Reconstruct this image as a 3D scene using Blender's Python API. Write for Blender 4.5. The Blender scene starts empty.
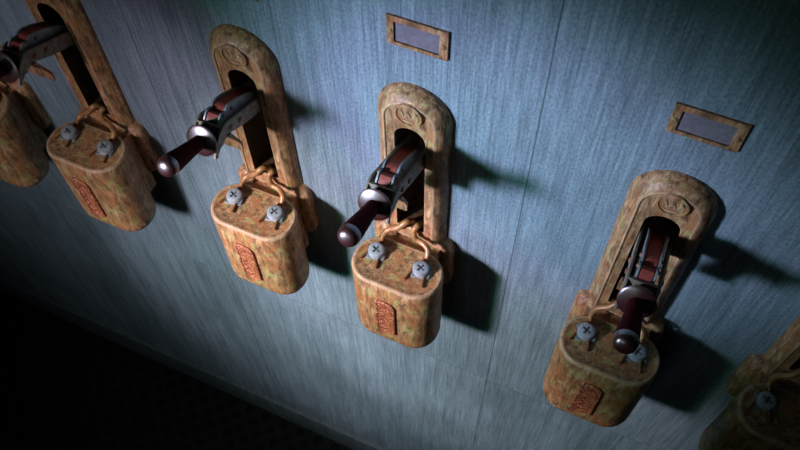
import bpy, bmesh, math, random
from mathutils import Vector, Matrix

S = 0.4                       # metres per drawing unit (one unit = spacing of the two right-hand switches)
scene = bpy.context.scene
col = scene.collection

# ------------------------------------------------------------------ camera
R = [[0.9116501147048972, 0.4106507051762286, -0.016126583544383094],
     [0.3414764110032609, -0.7787487037785428, -0.5262549924623721],
     [-0.2286655397887486, 0.47425357637186616, -0.8501738741055354]]
cd = bpy.data.cameras.new('camera')
cam = bpy.data.objects.new('camera', cd)
col.objects.link(cam)
cd.sensor_width = 36.0
cd.lens = 812.998 / 800.0 * 36.0
cd.clip_start = 0.01
right, down, fwd = (Vector(r) for r in R)
cpos = Vector((0.57137, -1.84076, 2.17873)) * S
M = Matrix.Identity(4)
for i in range(3):
    M[i][0] = right[i]; M[i][1] = -down[i]; M[i][2] = -fwd[i]; M[i][3] = cpos[i]
cam.matrix_world = M
scene.camera = cam

# ------------------------------------------------------------------ world, lamps, exposure
w = bpy.data.worlds.new('dim_room'); scene.world = w
w.use_nodes = True
w.node_tree.nodes['Background'].inputs[0].default_value = (0.5, 0.7, 1.0, 1)
w.node_tree.nodes['Background'].inputs[1].default_value = 0.003

def spot(name, loc, target, energy, color, size, blend, radius):
    l = bpy.data.lights.new(name, 'SPOT')
    l.energy = energy; l.color = color; l.spot_size = math.radians(size); l.spot_blend = blend
    l.shadow_soft_size = radius
    o = bpy.data.objects.new(name, l); col.objects.link(o)
    o.location = Vector(loc) * S
    d = (Vector(target) - Vector(loc)) * S
    o.rotation_euler = d.to_track_quat('-Z', 'Y').to_euler()
    return o

# one fixture with six heads, left of and in front of the switches; a softer green lamp sits beside it
LP = (-2.25, -2.95, 0.45)
def head(az, el):
    return (LP[0] + math.sin(az) * math.cos(el), LP[1] + math.cos(az) * math.cos(el), LP[2] + math.sin(el))
BEAMS = [  # ln(power), azimuth, elevation, half angle, blend, colour of each head
    (1.035, 0.528, -0.855, 0.252, 0.853, (1.0, 1.0, 0.98)),
    (1.560, 0.668, -0.215, 0.258, 0.95, (0.84, 1.05, 1.26)),
    (1.400, 0.600, -0.615, 0.331, 0.600, (1.0, 1.0, 0.98)),
    (0.800, 0.240, -0.840, 0.290, 0.700, (1.0, 1.0, 0.98)),
    (0.250, 0.435, -0.465, 0.309, 0.993, (1.0, 1.0, 0.98)),
    (-0.250, 0.150, -0.735, 0.690, 1.000, (1.0, 1.0, 0.98)),
]
GREEN = 0.31
for e, az, el, half, blend, c in BEAMS:
    p = 30.5 * math.exp(e)
    spot('spot_lamp', LP, head(az, el), p, (c[0], c[1] * (1 - GREEN), c[2] - GREEN * 0.35), math.degrees(2 * half), blend, 0.11)
    spot('green_lamp', LP, head(az, el), p * GREEN, (0.0, 1.0, 0.32), math.degrees(2 * half), blend, 0.19)

def area(name, loc, target, energy, color, size):
    l = bpy.data.lights.new(name, 'AREA'); l.shape = 'DISK'; l.size = size * S
    l.energy = energy; l.color = color
    o = bpy.data.objects.new(name, l); col.objects.link(o)
    o.location = Vector(loc) * S
    o.rotation_euler = ((Vector(target) - Vector(loc)) * S).to_track_quat('-Z', 'Y').to_euler()
    return o
area('added_fill_lamp', (-0.4, -4.6, 1.2), (-0.2, -0.2, -0.6), 0.6, (0.95, 0.98, 1.0), 1.2)  # unseen soft lamp, added for highlights on the handles and a weak fill

scene.view_settings.view_transform = 'Standard'
scene.view_settings.look = 'None'
scene.view_settings.exposure = 0.0
scene.view_settings.gamma = 1.0
scene.view_settings.use_curve_mapping = False

# ------------------------------------------------------------------ materials
class NT:
    def __init__(self, name):
        self.m = bpy.data.materials.new(name); self.m.use_nodes = True
        self.t = self.m.node_tree; self.n = self.t.nodes; self.b = self.n['Principled BSDF']
        self.tc = self.n.new('ShaderNodeTexCoord')
    def link(self, a, b): self.t.links.new(a, b)
    def mapping(self, scale, loc=(0, 0, 0), src=None):
        m = self.n.new('ShaderNodeMapping'); m.inputs['Scale'].default_value = scale
        m.inputs['Location'].default_value = loc
        self.link(src or self.tc.outputs['Object'], m.inputs[0]); return m.outputs[0]
    def noise(self, vec, scale, detail=4, rough=0.55, dist=0.0):
        n = self.n.new('ShaderNodeTexNoise'); n.inputs['Scale'].default_value = scale
        n.inputs['Detail'].default_value = detail; n.inputs['Roughness'].default_value = rough
        n.inputs['Distortion'].default_value = dist
        self.link(vec, n.inputs['Vector']); return n.outputs[0]
    def ramp(self, fac, stops):
        r = self.n.new('ShaderNodeValToRGB'); e = r.color_ramp.elements
        while len(e) < len(stops): e.new(0.5)
        for el, (p, c) in zip(e, stops):
            el.position = p; el.color = (c[0], c[1], c[2], 1) if isinstance(c, tuple) else (c, c, c, 1)
        self.link(fac, r.inputs[0]); return r.outputs[0]
    def mix(self, fac, a, b, mode='MIX'):
        x = self.n.new('ShaderNodeMix'); x.data_type = 'RGBA'; x.blend_type = mode
        for s, v in ((x.inputs[0], fac), (x.inputs[6], a), (x.inputs[7], b)):
            if isinstance(v, (int, float)): s.default_value = v
            elif isinstance(v, tuple): s.default_value = (v[0], v[1], v[2], 1)
            else: self.link(v, s)
        return x.outputs[2]
    def math(self, op, a, b=0.0, clamp=False):
        x = self.n.new('ShaderNodeMath'); x.operation = op; x.use_clamp = clamp
        for s, v in ((x.inputs[0], a), (x.inputs[1], b)):
            if isinstance(v, (int, float)): s.default_value = v
            else: self.link(v, s)
        return x.outputs[0]
    def bump(self, h, strength, dist=0.002):
        b = self.n.new('ShaderNodeBump'); b.inputs['Strength'].default_value = strength
        b.inputs['Distance'].default_value = dist
        self.link(h, b.inputs['Height']); self.link(b.outputs[0], self.b.inputs['Normal'])
    def set(self, color=None, rough=0.5, metal=0.0, spec=0.5, coat=0.0):
        for k, v in (('Base Color', color), ('Roughness', rough)):
            if v is None: continue
            if isinstance(v, tuple): self.b.inputs[k].default_value = (*v, 1)
            elif isinstance(v, (int, float)): self.b.inputs[k].default_value = v
            else: self.link(v, self.b.inputs[k])
        self.b.inputs['Metallic'].default_value = metal
        self.b.inputs['Specular IOR Level'].default_value = spec
        self.b.inputs['Coat Weight'].default_value = coat
        return self.m

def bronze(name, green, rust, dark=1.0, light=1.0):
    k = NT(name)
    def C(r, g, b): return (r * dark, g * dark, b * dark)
    v = k.mapping((1, 1, 0.30))
    n1 = k.noise(v, 95, 6, 0.7, 0.5)
    base = k.ramp(n1, [(0.34, C(0.070, 0.036, 0.019)), (0.44, C(0.235, 0.125, 0.064)),
                       (0.54, C(0.385, 0.220, 0.115)), (0.66, C(0.62, 0.41, 0.24))])
    n2 = k.noise(k.mapping((1, 1, 0.6), (3.1, 1.7, 0.4)), 42, 6, 0.68, 0.5)
    mr = k.ramp(n2, [(0.54 - rust * 0.09, 0.0), (0.66 - rust * 0.09, 1.0)])
    base = k.mix(k.math('MULTIPLY', mr, 0.75), base, C(0.43, 0.165, 0.062))
    n3 = k.noise(k.mapping((1, 1, 0.8), (7.3, 2.2, 5.1)), 62, 6, 0.68, 0.3)
    mg = k.ramp(n3, [(0.60 - green * 0.08, 0.0), (0.69 - green * 0.08, 1.0)])
    base = k.mix(k.math('MULTIPLY', mg, 0.75), base, C(0.36, 0.40, 0.14))
    n4 = k.noise(k.mapping((1, 1, 0.10), (1.3, 0.2, 0.7)), 260, 4, 0.65)
    base = k.mix(0.7, base, k.ramp(n4, [(0.32, 0.42), (0.5, 0.95), (0.7, 1.2)]), 'MULTIPLY')
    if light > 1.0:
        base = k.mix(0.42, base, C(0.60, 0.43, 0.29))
    k.bump(n1, 0.3, 0.0015)
    return k.set(base, 0.5, 0.0, 0.4)

MAT = {}
MAT['bronze'] = bronze('corroded_bronze', 0.45, 0.35)
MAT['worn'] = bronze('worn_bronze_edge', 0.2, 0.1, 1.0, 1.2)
MAT['box'] = bronze('corroded_box_bronze', 0.75, 0.75)
MAT['recess'] = bronze('shaded_recess_bronze', 0.0, 0.1, 0.2)  # same bronze darkened: the shade inside the slot is put into the colour
MAT['bracket'] = None
MAT['tab'] = bronze('copper_tab', 0.0, 0.6, 0.9)

k = NT('wall_paint')
sx = k.n.new('ShaderNodeSeparateXYZ'); k.link(k.tc.outputs['Object'], sx.inputs[0])
# the cladding is cut into sheets; every sheet has its own grain
px_ = k.math('ADD', k.math('GREATER_THAN', sx.outputs[0], 0.24 * S), k.math('GREATER_THAN', sx.outputs[0], -1.585 * S))
pz_ = k.math('LESS_THAN', sx.outputs[2], -2.555 * S)
cb = k.n.new('ShaderNodeCombineXYZ')
k.link(k.math('MULTIPLY', px_, 3.37), cb.inputs[0]); k.link(k.math('MULTIPLY', pz_, 1.7), cb.inputs[1]); k.link(k.math('MULTIPLY', pz_, 2.3), cb.inputs[2])
va = k.n.new('ShaderNodeVectorMath'); va.operation = 'ADD'
k.link(k.tc.outputs['Object'], va.inputs[0]); k.link(cb.outputs[0], va.inputs[1])
PV = va.outputs[0]
n1 = k.noise(k.mapping((1, 1, 0.035), src=PV), 230, 5, 0.7)          # fine vertical grain
n2 = k.noise(k.mapping((1, 1, 0.03), (3, 1, 2), src=PV), 62, 4, 0.6)  # broader strokes
n3 = k.noise(k.mapping((1, 1, 0.5), (5, 0, 1), src=PV), 9, 3, 0.6)
n4 = k.noise(k.mapping((1, 1, 0.6), (1, 4, 2), src=PV), 260, 3, 0.6)  # speckle
n5 = k.noise(k.mapping((1, 1, 0.7), (2, 0, 9), src=PV), 95, 3, 0.6)
c_ = k.ramp(n1, [(0.32, (0.118, 0.170, 0.215)), (0.5, (0.190, 0.268, 0.335)), (0.68, (0.265, 0.365, 0.445))])
c_ = k.mix(0.75, c_, k.ramp(n2, [(0.34, 0.68), (0.52, 1.0), (0.68, 1.16)]), 'MULTIPLY')
c_ = k.mix(0.7, c_, k.ramp(n3, [(0.33, 0.72), (0.62, 1.06)]), 'MULTIPLY')
c_ = k.mix(0.8, c_, k.ramp(n4, [(0.32, 0.66), (0.5, 1.0), (0.68, 1.28)]), 'MULTIPLY')
c_ = k.mix(k.ramp(n5, [(0.64, 0.0), (0.74, 0.5)]), c_, (0.07, 0.085, 0.11))
def near(val, pos, width):
    return k.math('LESS_THAN', k.math('ABSOLUTE', k.math('SUBTRACT', val, pos)), width)
seam = k.math('MAXIMUM', near(sx.outputs[0], 0.24 * S, 0.0012), near(sx.outputs[0], -1.585 * S, 0.0012))
c_ = k.mix(k.math('MULTIPLY', seam, 0.7), c_, (0.04, 0.055, 0.07))
hs = k.math('MULTIPLY', near(sx.outputs[2], -2.555 * S, 0.0016), k.math('GREATER_THAN', sx.outputs[0], -1.585 * S))
c_ = k.mix(k.math('MULTIPLY', hs, 0.4), c_, (0.04, 0.055, 0.07))
k.bump(n4, 0.12, 0.001)
MAT['wall'] = k.set(c_, 0.62, 0.0, 0.25)

k = NT('baseboard_paint')
n1 = k.noise(k.mapping((1, 1, 0.1)), 90, 3)
MAT['baseboard'] = k.set(k.ramp(n1, [(0.3, (0.06, 0.085, 0.10)), (0.7, (0.11, 0.145, 0.17))]), 0.7, 0.0, 0.2)

k = NT('floor_grating')
vor = k.n.new('ShaderNodeTexVoronoi'); vor.feature = 'F1'; vor.inputs['Scale'].default_value = 1.0
vor.inputs['Randomness'].default_value = 0.0
rot = k.n.new('ShaderNodeMapping'); rot.inputs['Rotation'].default_value = (0, 0, math.radians(45)); rot.inputs['Scale'].default_value = (19, 19, 0)
k.link(k.tc.outputs['Object'], rot.inputs[0]); k.link(rot.outputs[0], vor.inputs['Vector'])
MAT['floor'] = k.set(k.ramp(vor.outputs['Distance'], [(0.30, (0.001, 0.001, 0.001)), (0.36, (0.009, 0.0095, 0.0105))]), 0.7, 0.0, 0.2)

k = NT('dark_maroon_lacquer')
n = k.noise(k.mapping((1, 1, 1)), 120, 2)
MAT['handle'] = k.set(k.ramp(n, [(0.3, (0.045, 0.004, 0.005)), (0.7, (0.068, 0.006, 0.007))]), 0.6, 0.0, 0.03, 0.0)

k = NT('red_fibre')
n = k.noise(k.mapping((1, 1, 1)), 200, 4)
MAT['red'] = k.set(k.ramp(n, [(0.3, (0.22, 0.042, 0.034)), (0.7, (0.34, 0.075, 0.06))]), 0.5, 0.0, 0.4)

k = NT('blue_grey_steel')
n = k.noise(k.mapping((1, 1, 1)), 90, 4)
MAT['steel'] = k.set(k.ramp(n, [(0.3, (0.17, 0.21, 0.24)), (0.7, (0.34, 0.40, 0.43))]), 0.42, 0.2, 0.6)

k = NT('zinc_screw')
n = k.noise(k.mapping((1, 1, 1)), 150, 3)
MAT['zinc'] = k.set(k.ramp(n, [(0.3, (0.27, 0.32, 0.37)), (0.7, (0.45, 0.51, 0.57))]), 0.4, 0.25, 0.6)

k = NT('dull_zinc_washer')
n = k.noise(k.mapping((1, 1, 1)), 150, 3)
MAT['washer'] = k.set(k.ramp(n, [(0.3, (0.13, 0.16, 0.18)), (0.7, (0.24, 0.28, 0.31))]), 0.5, 0.1, 0.4)

k = NT('screw_recess')
n = k.noise(k.mapping((1, 1, 1)), 150, 3)
MAT['zincdark'] = k.set(k.ramp(n, [(0.3, (0.07, 0.08, 0.09)), (0.7, (0.13, 0.15, 0.17))]), 0.6)

k = NT('copper_wire')
n = k.noise(k.mapping((1, 1, 1)), 70, 4)
MAT['copper'] = k.set(k.ramp(n, [(0.3, (0.22, 0.10, 0.035)), (0.55, (0.40, 0.21, 0.08)), (0.75, (0.54, 0.33, 0.14))]), 0.35, 0.15, 0.6)

k = NT('brown_strand')
n = k.noise(k.mapping((1, 1, 1)), 120, 4)
MAT['strand'] = k.set(k.ramp(n, [(0.3, (0.14, 0.05, 0.018)), (0.7, (0.32, 0.13, 0.05))]), 0.45, 0.1, 0.5)

k = NT('rivet_copper')
n = k.noise(k.mapping((1, 1, 1)), 200, 4)
MAT['rivet'] = k.set(k.ramp(n, [(0.3, (0.22, 0.08, 0.05)), (0.7, (0.42, 0.18, 0.12))]), 0.45, 0.1, 0.5)

k = NT('dull_bracket_metal')
n = k.noise(k.mapping((1, 1, 1)), 80, 5, 0.65)
MAT['bracket'] = k.set(k.ramp(n, [(0.34, (0.13, 0.115, 0.09)), (0.5, (0.25, 0.22, 0.175)), (0.68, (0.36, 0.31, 0.24))]), 0.5, 0.1, 0.4)

k = NT('polished_maroon')
n = k.noise(k.mapping((1, 1, 1)), 60, 2)
k.b.inputs['IOR'].default_value = 3.0
MAT['polish'] = k.set(k.ramp(n, [(0.3, (0.038, 0.005, 0.006)), (0.7, (0.058, 0.008, 0.009))]), 0.30, 0.0, 0.5)

k = NT('dark_collar')
n = k.noise(k.mapping((1, 1, 1)), 200, 2)
MAT['collar'] = k.set(k.ramp(n, [(0.3, (0.02, 0.023, 0.026)), (0.7, (0.045, 0.05, 0.055))]), 0.5, 0.0, 0.5)

k = NT('rusted_plate')
n1 = k.noise(k.mapping((1, 1, 1)), 210, 4, 0.75)
n2 = k.noise(k.mapping((1, 1, 1), (4, 2, 1)), 48, 3, 0.6)
c_ = k.ramp(n1, [(0.38, (0.09, 0.022, 0.014)), (0.47, (0.30, 0.066, 0.036)), (0.55, (0.44, 0.12, 0.055)), (0.61, (0.85, 0.55, 0.38))])
c_ = k.mix(k.math('MULTIPLY', k.ramp(n2, [(0.45, 0.0), (0.62, 1.0)]), 0.45), c_, (0.42, 0.16, 0.05))
k.bump(n1, 0.7, 0.004)
MAT['rust'] = k.set(c_, 0.5, 0.0, 0.4)

k = NT('label_card')
n = k.noise(k.mapping((1, 1, 1)), 90, 5, 0.65)
MAT['card'] = k.set(k.ramp(n, [(0.3, (0.13, 0.125, 0.16)), (0.7, (0.21, 0.20, 0.245))]), 0.55, 0.0, 0.3)

# ------------------------------------------------------------------ mesh helpers (drawing units, scaled by S on linking)
def obj(name, bm, mat, parent=None, angle=35, second=None):
    bmesh.ops.recalc_face_normals(bm, faces=bm.faces)
    bmesh.ops.scale(bm, vec=(S, S, S), verts=bm.verts)
    me = bpy.data.meshes.new(name); bm.to_mesh(me); bm.free()
    for p in me.polygons: p.use_smooth = True
    me.set_sharp_from_angle(angle=math.radians(angle))
    me.materials.append(MAT[mat])
    for m2 in (second or '').split(): me.materials.append(MAT[m2])
    o = bpy.data.objects.new(name, me); col.objects.link(o)
    if parent: o.parent = parent
    return o

def ring(bm, pts): return [bm.verts.new(p) for p in pts]
def bridge(bm, a, b, closed=True):
    n = len(a)
    for i in range(n if closed else n - 1):
        j = (i + 1) % n
        try: bm.faces.new((a[i], a[j], b[j], b[i]))
        except ValueError: pass
def loft(bm, rings, cap0=True, cap1=True, closed=True):
    vs = [ring(bm, r) for r in rings]
    for a, b in zip(vs, vs[1:]): bridge(bm, a, b, closed)
    if cap0: bm.faces.new(vs[0])
    if cap1: bm.faces.new(vs[-1])
    return vs
def mark(bm, vs, rows, idx=1):
    """give the band of faces between loft rings the second material"""
    for r in rows:
        pair = set(vs[r]) | set(vs[r + 1])
        for v in vs[r]:
            for f in v.link_faces:
                if len(f.verts) == 4 and all(q in pair for q in f.verts): f.material_index = idx
def fill_between(bm, loops):
    es = []
    for L in loops:
        for i in range(len(L)):
            e = bm.edges.get((L[i], L[(i + 1) % len(L)])) or bm.edges.new((L[i], L[(i + 1) % len(L)]))
            es.append(e)
    bmesh.ops.triangle_fill(bm, edges=es, use_beauty=True, use_dissolve=False)
def box(bm, x0, x1, y0, y1, z0, z1, bev=0.0):
    r = bmesh.ops.create_cube(bm, size=1.0)['verts']
    for v in r:
        v.co = ((x0 + x1) / 2 + v.co.x * (x1 - x0), (y0 + y1) / 2 + v.co.y * (y1 - y0), (z0 + z1) / 2 + v.co.z * (z1 - z0))
    if bev:
        es = list({e for v in r for e in v.link_edges})
        bmesh.ops.bevel(bm, geom=es, offset=bev, segments=2, affect='EDGES', profile=0.5)
def tube(bm, pts, rad, n=12, steps=6):
    P = [Vector(p) for p in pts]
    path = []
    for i in range(len(P) - 1):
        p0 = P[max(i - 1, 0)]; p1 = P[i]; p2 = P[i + 1]; p3 = P[min(i + 2, len(P) - 1)]
        for s in range(steps):
            t = s / steps
            path.append(0.5 * ((2 * p1) + (p2 - p0) * t + (2 * p0 - 5 * p1 + 4 * p2 - p3) * t * t + (3 * p1 - p0 - 3 * p2 + p3) * t ** 3))
    path.append(P[-1])
    m = len(path)
    rads = rad if callable(rad) else (lambda t: rad)
    up = Vector((0.3, 0.2, 1)).normalized(); rings = []
    for i, p in enumerate(path):
        d = (path[min(i + 1, m - 1)] - path[max(i - 1, 0)]).normalized()
        a = (up - d * up.dot(d)).normalized(); up = a; b = d.cross(a)
        r = rads(i / (m - 1))
        rings.append([p + (a * math.cos(2 * math.pi * q / n) + b * math.sin(2 * math.pi * q / n)) * r for q in range(n)])
    loft(bm, rings)

def rrect(hx, hy, r, n=8, cx=0.0, cy=0.0):
    """rounded rectangle, list of (x, y)"""
    out = []
    for qx, qy, a0 in ((1, 1, 0), (-1, 1, 90), (-1, -1, 180), (1, -1, 270)):
        for i in range(n + 1):
            a = math.radians(a0 + 90 * i / n)
            out.append((cx + qx * (hx - r) + r * math.cos(a), cy + qy * (hy - r) + r * math.sin(a)))
    return out

def arch(hw, zc, zb, d, n=28):
    """stadium-topped outline with flat bottom, inset by d: list of (x, z)"""
    r = hw - d
    out = [(-r, zb + d)]
    for t in (0.33, 0.66): out.append((-r, zb + d + (zc - zb - d) * t))
    for i in range(n + 1):
        a = math.pi - math.pi * i / n
        out.append((r * math.cos(a), zc + r * math.sin(a)))
    for t in (0.66, 0.33): out.append((r, zb + d + (zc - zb - d) * t))
    out.append((r, zb + d))
    return out

# lever frame: u outward along the handle, v upward across it, x sideways
CU, SU = 0.922, 0.387
def LV(x, u, v): return (x, -0.383 - CU * u + SU * v, -0.36 + SU * u + CU * v)
def side_plate(bm, x, th, poly, bev=0.0):
    a = [LV(x - th / 2, u, v) for u, v in poly]; b = [LV(x + th / 2, u, v) for u, v in poly]
    va = ring(bm, a); vb = ring(bm, b); bridge(bm, va, vb)
    f1 = bm.faces.new(va); f2 = bm.faces.new(vb)
    if bev:
        es = [e for f in (f1, f2) for e in f.edges]
        bmesh.ops.bevel(bm, geom=list(set(es)), offset=bev, segments=1, affect='EDGES')
def lathe_u(bm, prof, n=40, x0=0.0, flute=None):
    rings = []
    for u, r in prof:
        rr = []
        for q in range(n):
            a = 2 * math.pi * q / n
            k_ = r * (1.0 if not flute else (1.0 if (q % 4) in (0, 1) else flute))
            rr.append(LV(x0 + k_ * math.cos(a), u, k_ * math.sin(a)))
        rings.append(rr)
    loft(bm, rings)
def lathe_x(bm, x, sgn, u, v, prof, n=14):
    rings = [[LV(x + sgn * h, u + r * math.cos(2 * math.pi * q / n), v + r * math.sin(2 * math.pi * q / n)) for q in range(n)] for h, r in prof]
    loft(bm, rings)

# ------------------------------------------------------------------ setting
OFF = [-2.70, -1.9604, -0.9894, -0.235, 0.765, 1.531]
WX0, WX1, WZ0, WZ1 = -6.5, 4.0, -5.45, 1.6
def struct(name, bm, mat, **kw):
    o = obj(name, bm, mat, **kw); o['kind'] = 'structure'; return o
bm = bmesh.new()
HX, HZ0, HZ1, TH = 0.09, -1.03, -0.27, 0.05
xs = [WX0]
for x in OFF: xs += [x - HX, x + HX]
xs.append(WX1)
zs = [WZ0, HZ0, HZ1, WZ1]
gv = {(i, j, k_): bm.verts.new((x, k_ * TH, z)) for i, x in enumerate(xs) for j, z in enumerate(zs) for k_ in (0, 1)}
def solid(i, j): return 0 <= i < len(xs) - 1 and 0 <= j < 3 and not (j == 1 and i % 2 == 1)
for i in range(len(xs) - 1):
    for j in range(3):
        if not solid(i, j): continue
        q = [(i, j), (i + 1, j), (i + 1, j + 1), (i, j + 1)]
        for k_ in (0, 1): bm.faces.new([gv[(*p, k_)] for p in q])
        for (di, dj), (a, b) in {(-1, 0): (q[0], q[3]), (1, 0): (q[1], q[2]), (0, -1): (q[0], q[1]), (0, 1): (q[3], q[2])}.items():
            if not solid(i + di, j + dj):
                bm.faces.new((gv[(*a, 0)], gv[(*b, 0)], gv[(*b, 1)], gv[(*a, 1)]))
struct('wall_back', bm, 'wall', angle=20)

bm = bmesh.new()
loft(bm, [[(x, -0.0, WZ0), (x, -0.035, WZ0), (x, -0.035, -5.12), (x, -0.028, -5.09), (x, -0.0, -5.08)] for x in (WX0, WX1)])
struct('baseboard_back', bm, 'baseboard')
bm = bmesh.new(); box(bm, WX0, WX1, -7.0, TH, WZ0 - 0.15, WZ0)
struct('floor', bm, 'floor')

# ------------------------------------------------------------------ the lever switch
def thing(name, loc, label, cat, group):
    o = bpy.data.objects.new(name, None); col.objects.link(o)
    o.empty_display_size = 0.05
    o.location = Vector(loc) * S
    o['label'] = label; o['category'] = cat; o['group'] = group
    return o

def build_switch(root):
    # housing with its arched slot
    bm = bmesh.new()
    HW, ZC, ZB = 0.156, -0.245, -1.12
    prof = [(0, 0), (0.001, -0.012), (0.004, -0.020), (0.0075, -0.0245), (0.0095, -0.028), (0.012, -0.035), (0.018, -0.0435), (0.026, -0.052), (0.035, -0.0595),
            (0.043, -0.0645), (0.050, -0.0665), (0.0525, -0.065), (0.054, -0.0615), (0.057, -0.0605)]
    vs = loft(bm, [[(x, y, z) for x, z in arch(HW, ZC, ZB, d)] for d, y in prof], cap0=False, cap1=False)
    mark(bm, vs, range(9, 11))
    SW, SZC, SZB = 0.066, -0.349, -1.005
    sprof = [(-0.004, -0.0605), (-0.001, -0.059), (0, -0.056), (0, 0.0)]
    ss = loft(bm, [[(x, y, z) for x, z in arch(SW, SZC, SZB, d)] for d, y in sprof], cap0=False, cap1=False)
    mark(bm, ss, range(0, 1))
    mark(bm, ss, range(2, 3), 2)
    fill_between(bm, [vs[-1], ss[0]])
    fill_between(bm, [vs[0], ss[-1]])
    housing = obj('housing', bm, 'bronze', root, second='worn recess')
    # round emblem
    bm = bmesh.new()
    ez = -0.190
    def circ(r, y, n=40): return [(r * math.cos(2 * math.pi * q / n), y, ez + r * math.sin(2 * math.pi * q / n)) for q in range(n)]
    loft(bm, [circ(0.061, -0.055), circ(0.060, -0.068), circ(0.057, -0.0735), circ(0.049, -0.0745), circ(0.0475, -0.070), circ(0.0435, -0.0700), circ(0.042, -0.0725)])
    emblem = obj('emblem', bm, 'bronze', housing)
    bm = bmesh.new()
    def stroke(a, b, wd=0.0042):
        a = Vector(a); b = Vector(b); d = (b - a).normalized(); n_ = Vector((-d.y, d.x)) * wd
        q = [a - n_ - d * 0.003, b - n_ + d * 0.003, b + n_ + d * 0.003, a + n_ - d * 0.003]
        loft(bm, [[(p.x, y, ez + p.y) for p in q] for y in (-0.070, -0.0762)])
    W_ = [(-0.029, 0.021), (-0.015, -0.013), (0.0, 0.017), (0.015, -0.013), (0.029, 0.021)]
    for a, b in zip(W_, W_[1:]): stroke(a, b)
    stroke((-0.020, -0.027), (0.020, -0.027), 0.0036)
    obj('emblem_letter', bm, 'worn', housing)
    # recess behind the slot
    bm = bmesh.new()
    R2 = [(0.0, 0.0), (0.0, 0.19), (0.02, 0.21)]
    loft(bm, [[(x, y, z) for x, z in arch(SW + 0.001, SZC, SZB - 0.001, d)] for d, y in R2], cap0=False, cap1=True)
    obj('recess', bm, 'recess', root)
    # slab the box is mounted on
    bm = bmesh.new()
    def slab(ins, y): return [(x, y, z) for x, z in rrect(0.203 - ins, 0.195 - ins, 0.065 - ins * 0.9, 8, 0.003, -1.262)]
    loft(bm, [slab(0, 0), slab(0, -0.032), slab(0.004, -0.043), slab(0.012, -0.052), slab(0.023, -0.058), slab(0.036, -0.060)])
    obj('mounting_slab', bm, 'bronze', root)
    # terminal box
    bm = bmesh.new()
    def sect(ins, z): return [(x, y, z) for x, y in rrect(0.217 - ins, 0.126 - ins, 0.120 - ins, 12, 0.011, -0.234)]
    bv = loft(bm, [sect(0.05, -1.0775), sect(0.024, -1.0775), sect(0.017, -1.0745), sect(0.009, -1.0755), sect(0.003, -1.081), sect(0.0, -1.090), sect(0.0, -1.30), sect(0.0, -1.61), sect(0.004, -1.638),
              sect(0.013, -1.660), sect(0.027, -1.675), sect(0.045, -1.680)])
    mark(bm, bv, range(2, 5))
    box(bm, -0.14, 0.15, -0.15, -0.045, -1.58, -1.10)
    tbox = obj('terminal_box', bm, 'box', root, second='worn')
    bm = bmesh.new()
    def rp(ins, y):
        hx, hz, cz = 0.050 - ins, 0.163 - ins, -1.370
        out = []
        for qx, qz, a0, r in ((1, 1, 0, 0.046), (-1, 1, 90, 0.018), (-1, -1, 180, 0.014), (1, -1, 270, 0.014)):
            r = r - ins * 0.7
            for i in range(7):
                a = math.radians(a0 + 15 * i)
                out.append((0.003 + qx * (hx - r) + r * math.cos(a), y, cz + qz * (hz - r) + r * math.sin(a)))
        return out
    loft(bm, [rp(0, -0.355), rp(0, -0.370), rp(0.004, -0.3735), rp(0.012, -0.3735), rp(0.0135, -0.371)])
    obj('rusted_plate', bm, 'rust', tbox)
    # screws, washers, wires
    def screw(cx, cy, rot):
        bm = bmesh.new(); zt = -1.0775
        n = 32
        prof = [(0.034, 0.004), (0.038, 0.008), (0.039, 0.024), (0.0365, 0.033), (0.031, 0.0365)]
        vs = loft(bm, [[(cx + r * math.cos(2 * math.pi * q / n), cy + r * math.sin(2 * math.pi * q / n), zt + h) for q in range(n)] for r, h in prof], cap1=False)
        L, H = 0.021, 0.005
        cr = [(H, H), (H, L), (-H, L), (-H, H), (-L, H), (-L, -H), (-H, -H), (-H, -L), (H, -L), (H, -H), (L, -H), (L, H)]
        cr = [(x * math.cos(rot) - y * math.sin(rot), x * math.sin(rot) + y * math.cos(rot)) for x, y in cr]
        top = ring(bm, [(cx + x, cy + y, zt + 0.0375) for x, y in cr])
        bot = ring(bm, [(cx + x, cy + y, zt + 0.030) for x, y in cr])
        bridge(bm, top, bot); bm.faces.new(bot)
        fill_between(bm, [vs[-1], top])
        s = obj('terminal_screw', bm, 'zinc', root)
        bm = bmesh.new()
        loft(bm, [[(cx + x, cy + y, zt + 0.0305) for x, y in cr], [(cx + x * 0.98, cy + y * 0.98, zt + 0.0310) for x, y in cr]])
        obj('cross_recess', bm, 'zincdark', s)
        bm = bmesh.new()
        wr = rot + math.radians(33)
        def tr(pts): return [(cx + x * math.cos(wr) - y * math.sin(wr), cy + x * math.sin(wr) + y * math.cos(wr)) for x, y in pts]
        def sq(ins, z): return [(x, y, z) for x, y in tr(rrect(0.042 - ins, 0.038 - ins, 0.006, 3))]
        loft(bm, [sq(0, zt - 0.002), sq(0, zt + 0.004), sq(0.003, zt + 0.007)])
        # one edge of the clamp is folded up
        q = tr([(0.037, -0.032), (0.043, -0.032), (0.043, 0.032), (0.037, 0.032)])
        loft(bm, [[(x, y, zt + 0.003) for x, y in q], [(x, y, zt + 0.013) for x, y in q]])
        obj('clamp_washer', bm, 'washer', s)
        return s
    screw(-0.106, -0.205, math.radians(-22))
    screw(0.120, -0.212, math.radians(-22))
    # left wire and right wire, each splitting into strands under its screw
    zt = -1.0775
    def wire(path, strands):
        bm = bmesh.new(); tube(bm, path, lambda t: 0.0142 if t < 0.84 else 0.0142 - 0.005 * (t - 0.84) / 0.16, 12, 7)
        wv = obj('wire', bm, 'copper', root)
        for st in strands:
            bm = bmesh.new(); tube(bm, st, 0.0062, 8, 5)
            obj('strand', bm, 'strand', wv)
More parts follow.
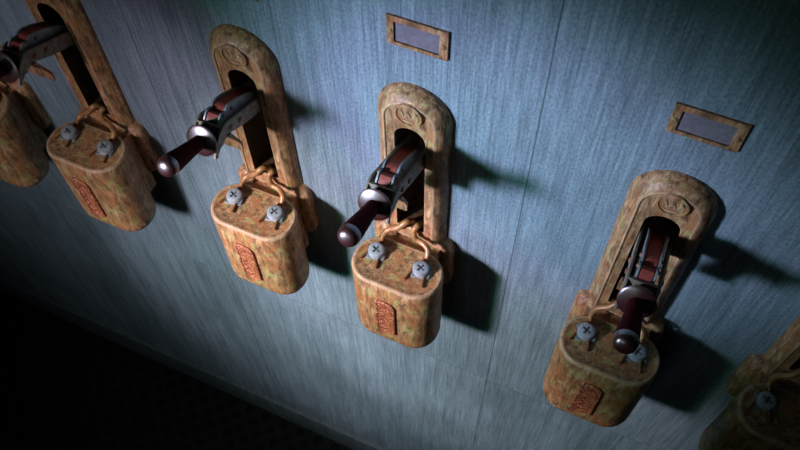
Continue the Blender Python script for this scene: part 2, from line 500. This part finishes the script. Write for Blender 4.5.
    wire([(-0.004, -0.016, -1.020), (-0.008, -0.034, -0.988), (-0.022, -0.060, -0.972), (-0.054, -0.084, -1.004), (-0.092, -0.092, -1.030), (-0.108, -0.112, -1.048), (-0.109, -0.140, -1.060)],
         [[(-0.105, -0.125, -1.055), (-0.115, -0.150, zt + 0.008), (-0.140, -0.195, zt + 0.008), (-0.150, -0.230, zt + 0.007), (-0.162, -0.262, zt + 0.007)],
          [(-0.110, -0.128, -1.055), (-0.098, -0.160, zt + 0.008), (-0.088, -0.205, zt + 0.007), (-0.082, -0.245, zt + 0.007), (-0.075, -0.285, zt + 0.007)]])
    wire([(0.040, -0.014, -1.020), (0.038, -0.036, -0.985), (0.034, -0.064, -0.966), (0.026, -0.083, -0.99), (0.040, -0.093, -1.025), (0.078, -0.098, -1.030), (0.108, -0.112, -1.035), (0.118, -0.130, -1.047), (0.119, -0.150, -1.060)],
         [[(0.115, -0.138, -1.055), (0.106, -0.162, zt + 0.008), (0.085, -0.205, zt + 0.008), (0.075, -0.250, zt + 0.007), (0.068, -0.282, zt + 0.007)],
          [(0.121, -0.138, -1.055), (0.130, -0.168, zt + 0.008), (0.142, -0.210, zt + 0.008), (0.149, -0.255, zt + 0.007), (0.157, -0.290, zt + 0.007)]])
    # the lever: side arms and stop plate
    bm = bmesh.new()
    arm = [(-0.052, 0.052), (-0.066, 0.062), (-0.085, 0.067), (-0.46, 0.067), (-0.46, -0.006), (-0.22, -0.006), (-0.15, 0.0), (-0.115, 0.006), (-0.090, 0.000), (-0.062, -0.016),
           (-0.040, -0.036), (-0.026, -0.058), (-0.026, -0.066), (-0.034, -0.070), (-0.018, -0.074), (-0.006, -0.068), (-0.009, -0.050), (-0.012, -0.020), (-0.022, 0.012), (-0.036, 0.034)]
    for sx_ in (-1, 1): side_plate(bm, sx_ * 0.057, 0.010, arm, 0.0015)
    pl = [(-0.062, -0.03), (-0.062, 0.052)]
    rings = []
    for u in (-0.064, -0.050):
        rings.append([LV(x, u, v) for x, v in ((-0.062, -0.03), (0.062, -0.03), (0.062, 0.052), (-0.062, 0.052))])
    loft(bm, rings)
    lev = obj('lever', bm, 'bracket', root)
    # tab hanging under the arms with a turned-down lip
    bm = bmesh.new()
    tab = [(-0.085, 0.004), (-0.100, -0.006), (-0.185, -0.084), (-0.200, -0.126), (-0.208, -0.124), (-0.197, -0.080), (-0.110, 0.004)]
    side_plate(bm, 0.0, 0.140, tab, 0.0015)
    obj('stop_tab', bm, 'tab', lev)
    # steel cheeks with the red fibre block between them
    cheek = [(-0.064, 0.020), (-0.064, 0.058), (-0.074, 0.080), (-0.083, 0.092), (-0.098, 0.094), (-0.108, 0.088), (-0.114, 0.091), (-0.122, 0.104), (-0.135, 0.112), (-0.155, 0.116),
             (-0.20, 0.114), (-0.26, 0.106), (-0.32, 0.092), (-0.38, 0.070), (-0.43, 0.04), (-0.45, 0.012), (-0.30, 0.010)]
    for sx_ in (-1, 1):
        bm = bmesh.new(); side_plate(bm, sx_ * 0.031, 0.009, cheek, 0.0015)
        obj('steel_cheek', bm, 'steel', lev)
    bm = bmesh.new()
    fib = [(u, v - (0.008 if v > 0.05 else 0)) for u, v in cheek]
    side_plate(bm, 0.0, 0.046, fib)
    obj('fibre_block', bm, 'red', lev)
    for sx_ in (-1, 1):
        for u, v, x in ((-0.113, 0.030, 0.062), (-0.183, 0.031, 0.062), (-0.155, 0.088, 0.0355), (-0.098, 0.080, 0.0355)):
            r = 0.0125 if x > 0.05 else 0.008
            bm = bmesh.new(); lathe_x(bm, sx_ * (x - 0.001), sx_, u, v, [(0, r), (0.004, r), (0.007, r * 0.75), (0.0085, r * 0.35)])
            obj('rivet', bm, 'rivet', lev)
    bm = bmesh.new(); lathe_u(bm, [(-0.052, 0.040), (-0.008, 0.044)], 48, flute=0.86)
    obj('ribbed_collar', bm, 'collar', lev, angle=15)
    bm = bmesh.new(); lathe_u(bm, [(-0.009, 0.056), (-0.007, 0.065), (-0.003, 0.0685), (0.000, 0.0685), (0.0015, 0.067), (0.0045, 0.058), (0.0072, 0.048), (0.0093, 0.038), (0.011, 0.028)], 56)
    obj('guard_disc', bm, 'polish', lev)
    bm = bmesh.new(); lathe_u(bm, [(0.010, 0.029), (0.03, 0.0295), (0.06, 0.031), (0.10, 0.034), (0.14, 0.0375), (0.18, 0.041), (0.200, 0.0425), (0.206, 0.0426)], 48)
    hd = obj('handle', bm, 'handle', lev, angle=60)
    bm = bmesh.new(); lathe_u(bm, [(0.2055, 0.0426), (0.216, 0.0424), (0.228, 0.0405), (0.237, 0.0365), (0.244, 0.0300), (0.2482, 0.0210), (0.2503, 0.011), (0.251, 0.003)], 48)
    obj('handle_cap', bm, 'polish', lev, angle=60)

def copy_tree(o, parent=None):
    c = o.copy(); col.objects.link(c)
    if parent: c.parent = parent
    for ch in list(o.children): copy_tree(ch, c)
    return c

LABELS = [
    'bronze lever switch furthest left, only its box and slab edge inside the picture',
    'dimly lit bronze lever switch whose maroon handle is cut off by the left edge',
    'bronze lever switch third from the left, its long maroon handle standing clear against the wall',
    'brightly lit bronze lever switch in the middle, directly below a blank label holder',
    'bronze lever switch whose handle overlaps its right screw, below the rightmost label holder',
    'shadowed bronze lever switch cut off in the lower right corner with one screw visible',
]
first = thing('lever_switch', (OFF[3], 0, 0), LABELS[3], 'lever switch', 'lever switches along the wall')
build_switch(first)
for i, x in enumerate(OFF):
    if i == 3: continue
    c = copy_tree(first); c.location = (x * S, 0, 0); c['label'] = LABELS[i]

# ------------------------------------------------------------------ label holders
def build_holder(root):
    bm = bmesh.new()
    def rect(x0, x1, z0, z1, y): return [(x0, y, z0), (x1, y, z0), (x1, y, z1), (x0, y, z1)]
    o = loft(bm, [rect(-0.115, 0.115, -0.067, 0.067, 0.0), rect(-0.115, 0.115, -0.067, 0.067, -0.009), rect(-0.1135, 0.1135, -0.0655, 0.0655, -0.0105)], False, False)
    i_ = loft(bm, [rect(-0.088, 0.083, -0.050, 0.044, -0.0105), rect(-0.088, 0.083, -0.050, 0.044, 0.0)], False, False)
    bridge(bm, o[-1], i_[0]); bridge(bm, o[0], i_[-1])
    obj('holder_frame', bm, 'bronze', root, angle=20)
    bm = bmesh.new(); box(bm, -0.0875, 0.0825, -0.003, 0.0, -0.0495, 0.0435)
    obj('label_card', bm, 'card', root)
    for x in (-0.1015, 0.099):
        bm = bmesh.new()
        loft(bm, [[(x + r * math.cos(2 * math.pi * q / 16), y, -0.004 + r * math.sin(2 * math.pi * q / 16)) for q in range(16)] for r, y in ((0.010, -0.010), (0.010, -0.013), (0.0075, -0.0155), (0.003, -0.0165))])
        obj('screw', bm, 'bronze', root)
HL = ['small brass-framed blank label holder cut off by the top edge of the picture',
      'small brass-framed blank label holder on the wall directly above the middle lever switch',
      'small brass-framed blank label holder above the second switch from the right']
h0 = thing('label_holder', (-0.226, 0, 0.160), HL[1], 'label holder', 'label holders above the switches')
build_holder(h0)
for x, z, lab in ((-0.978, 0.156, HL[0]), (0.762, 0.164, HL[2])):
    c = copy_tree(h0); c.location = (x * S, 0, z * S); c['label'] = lab
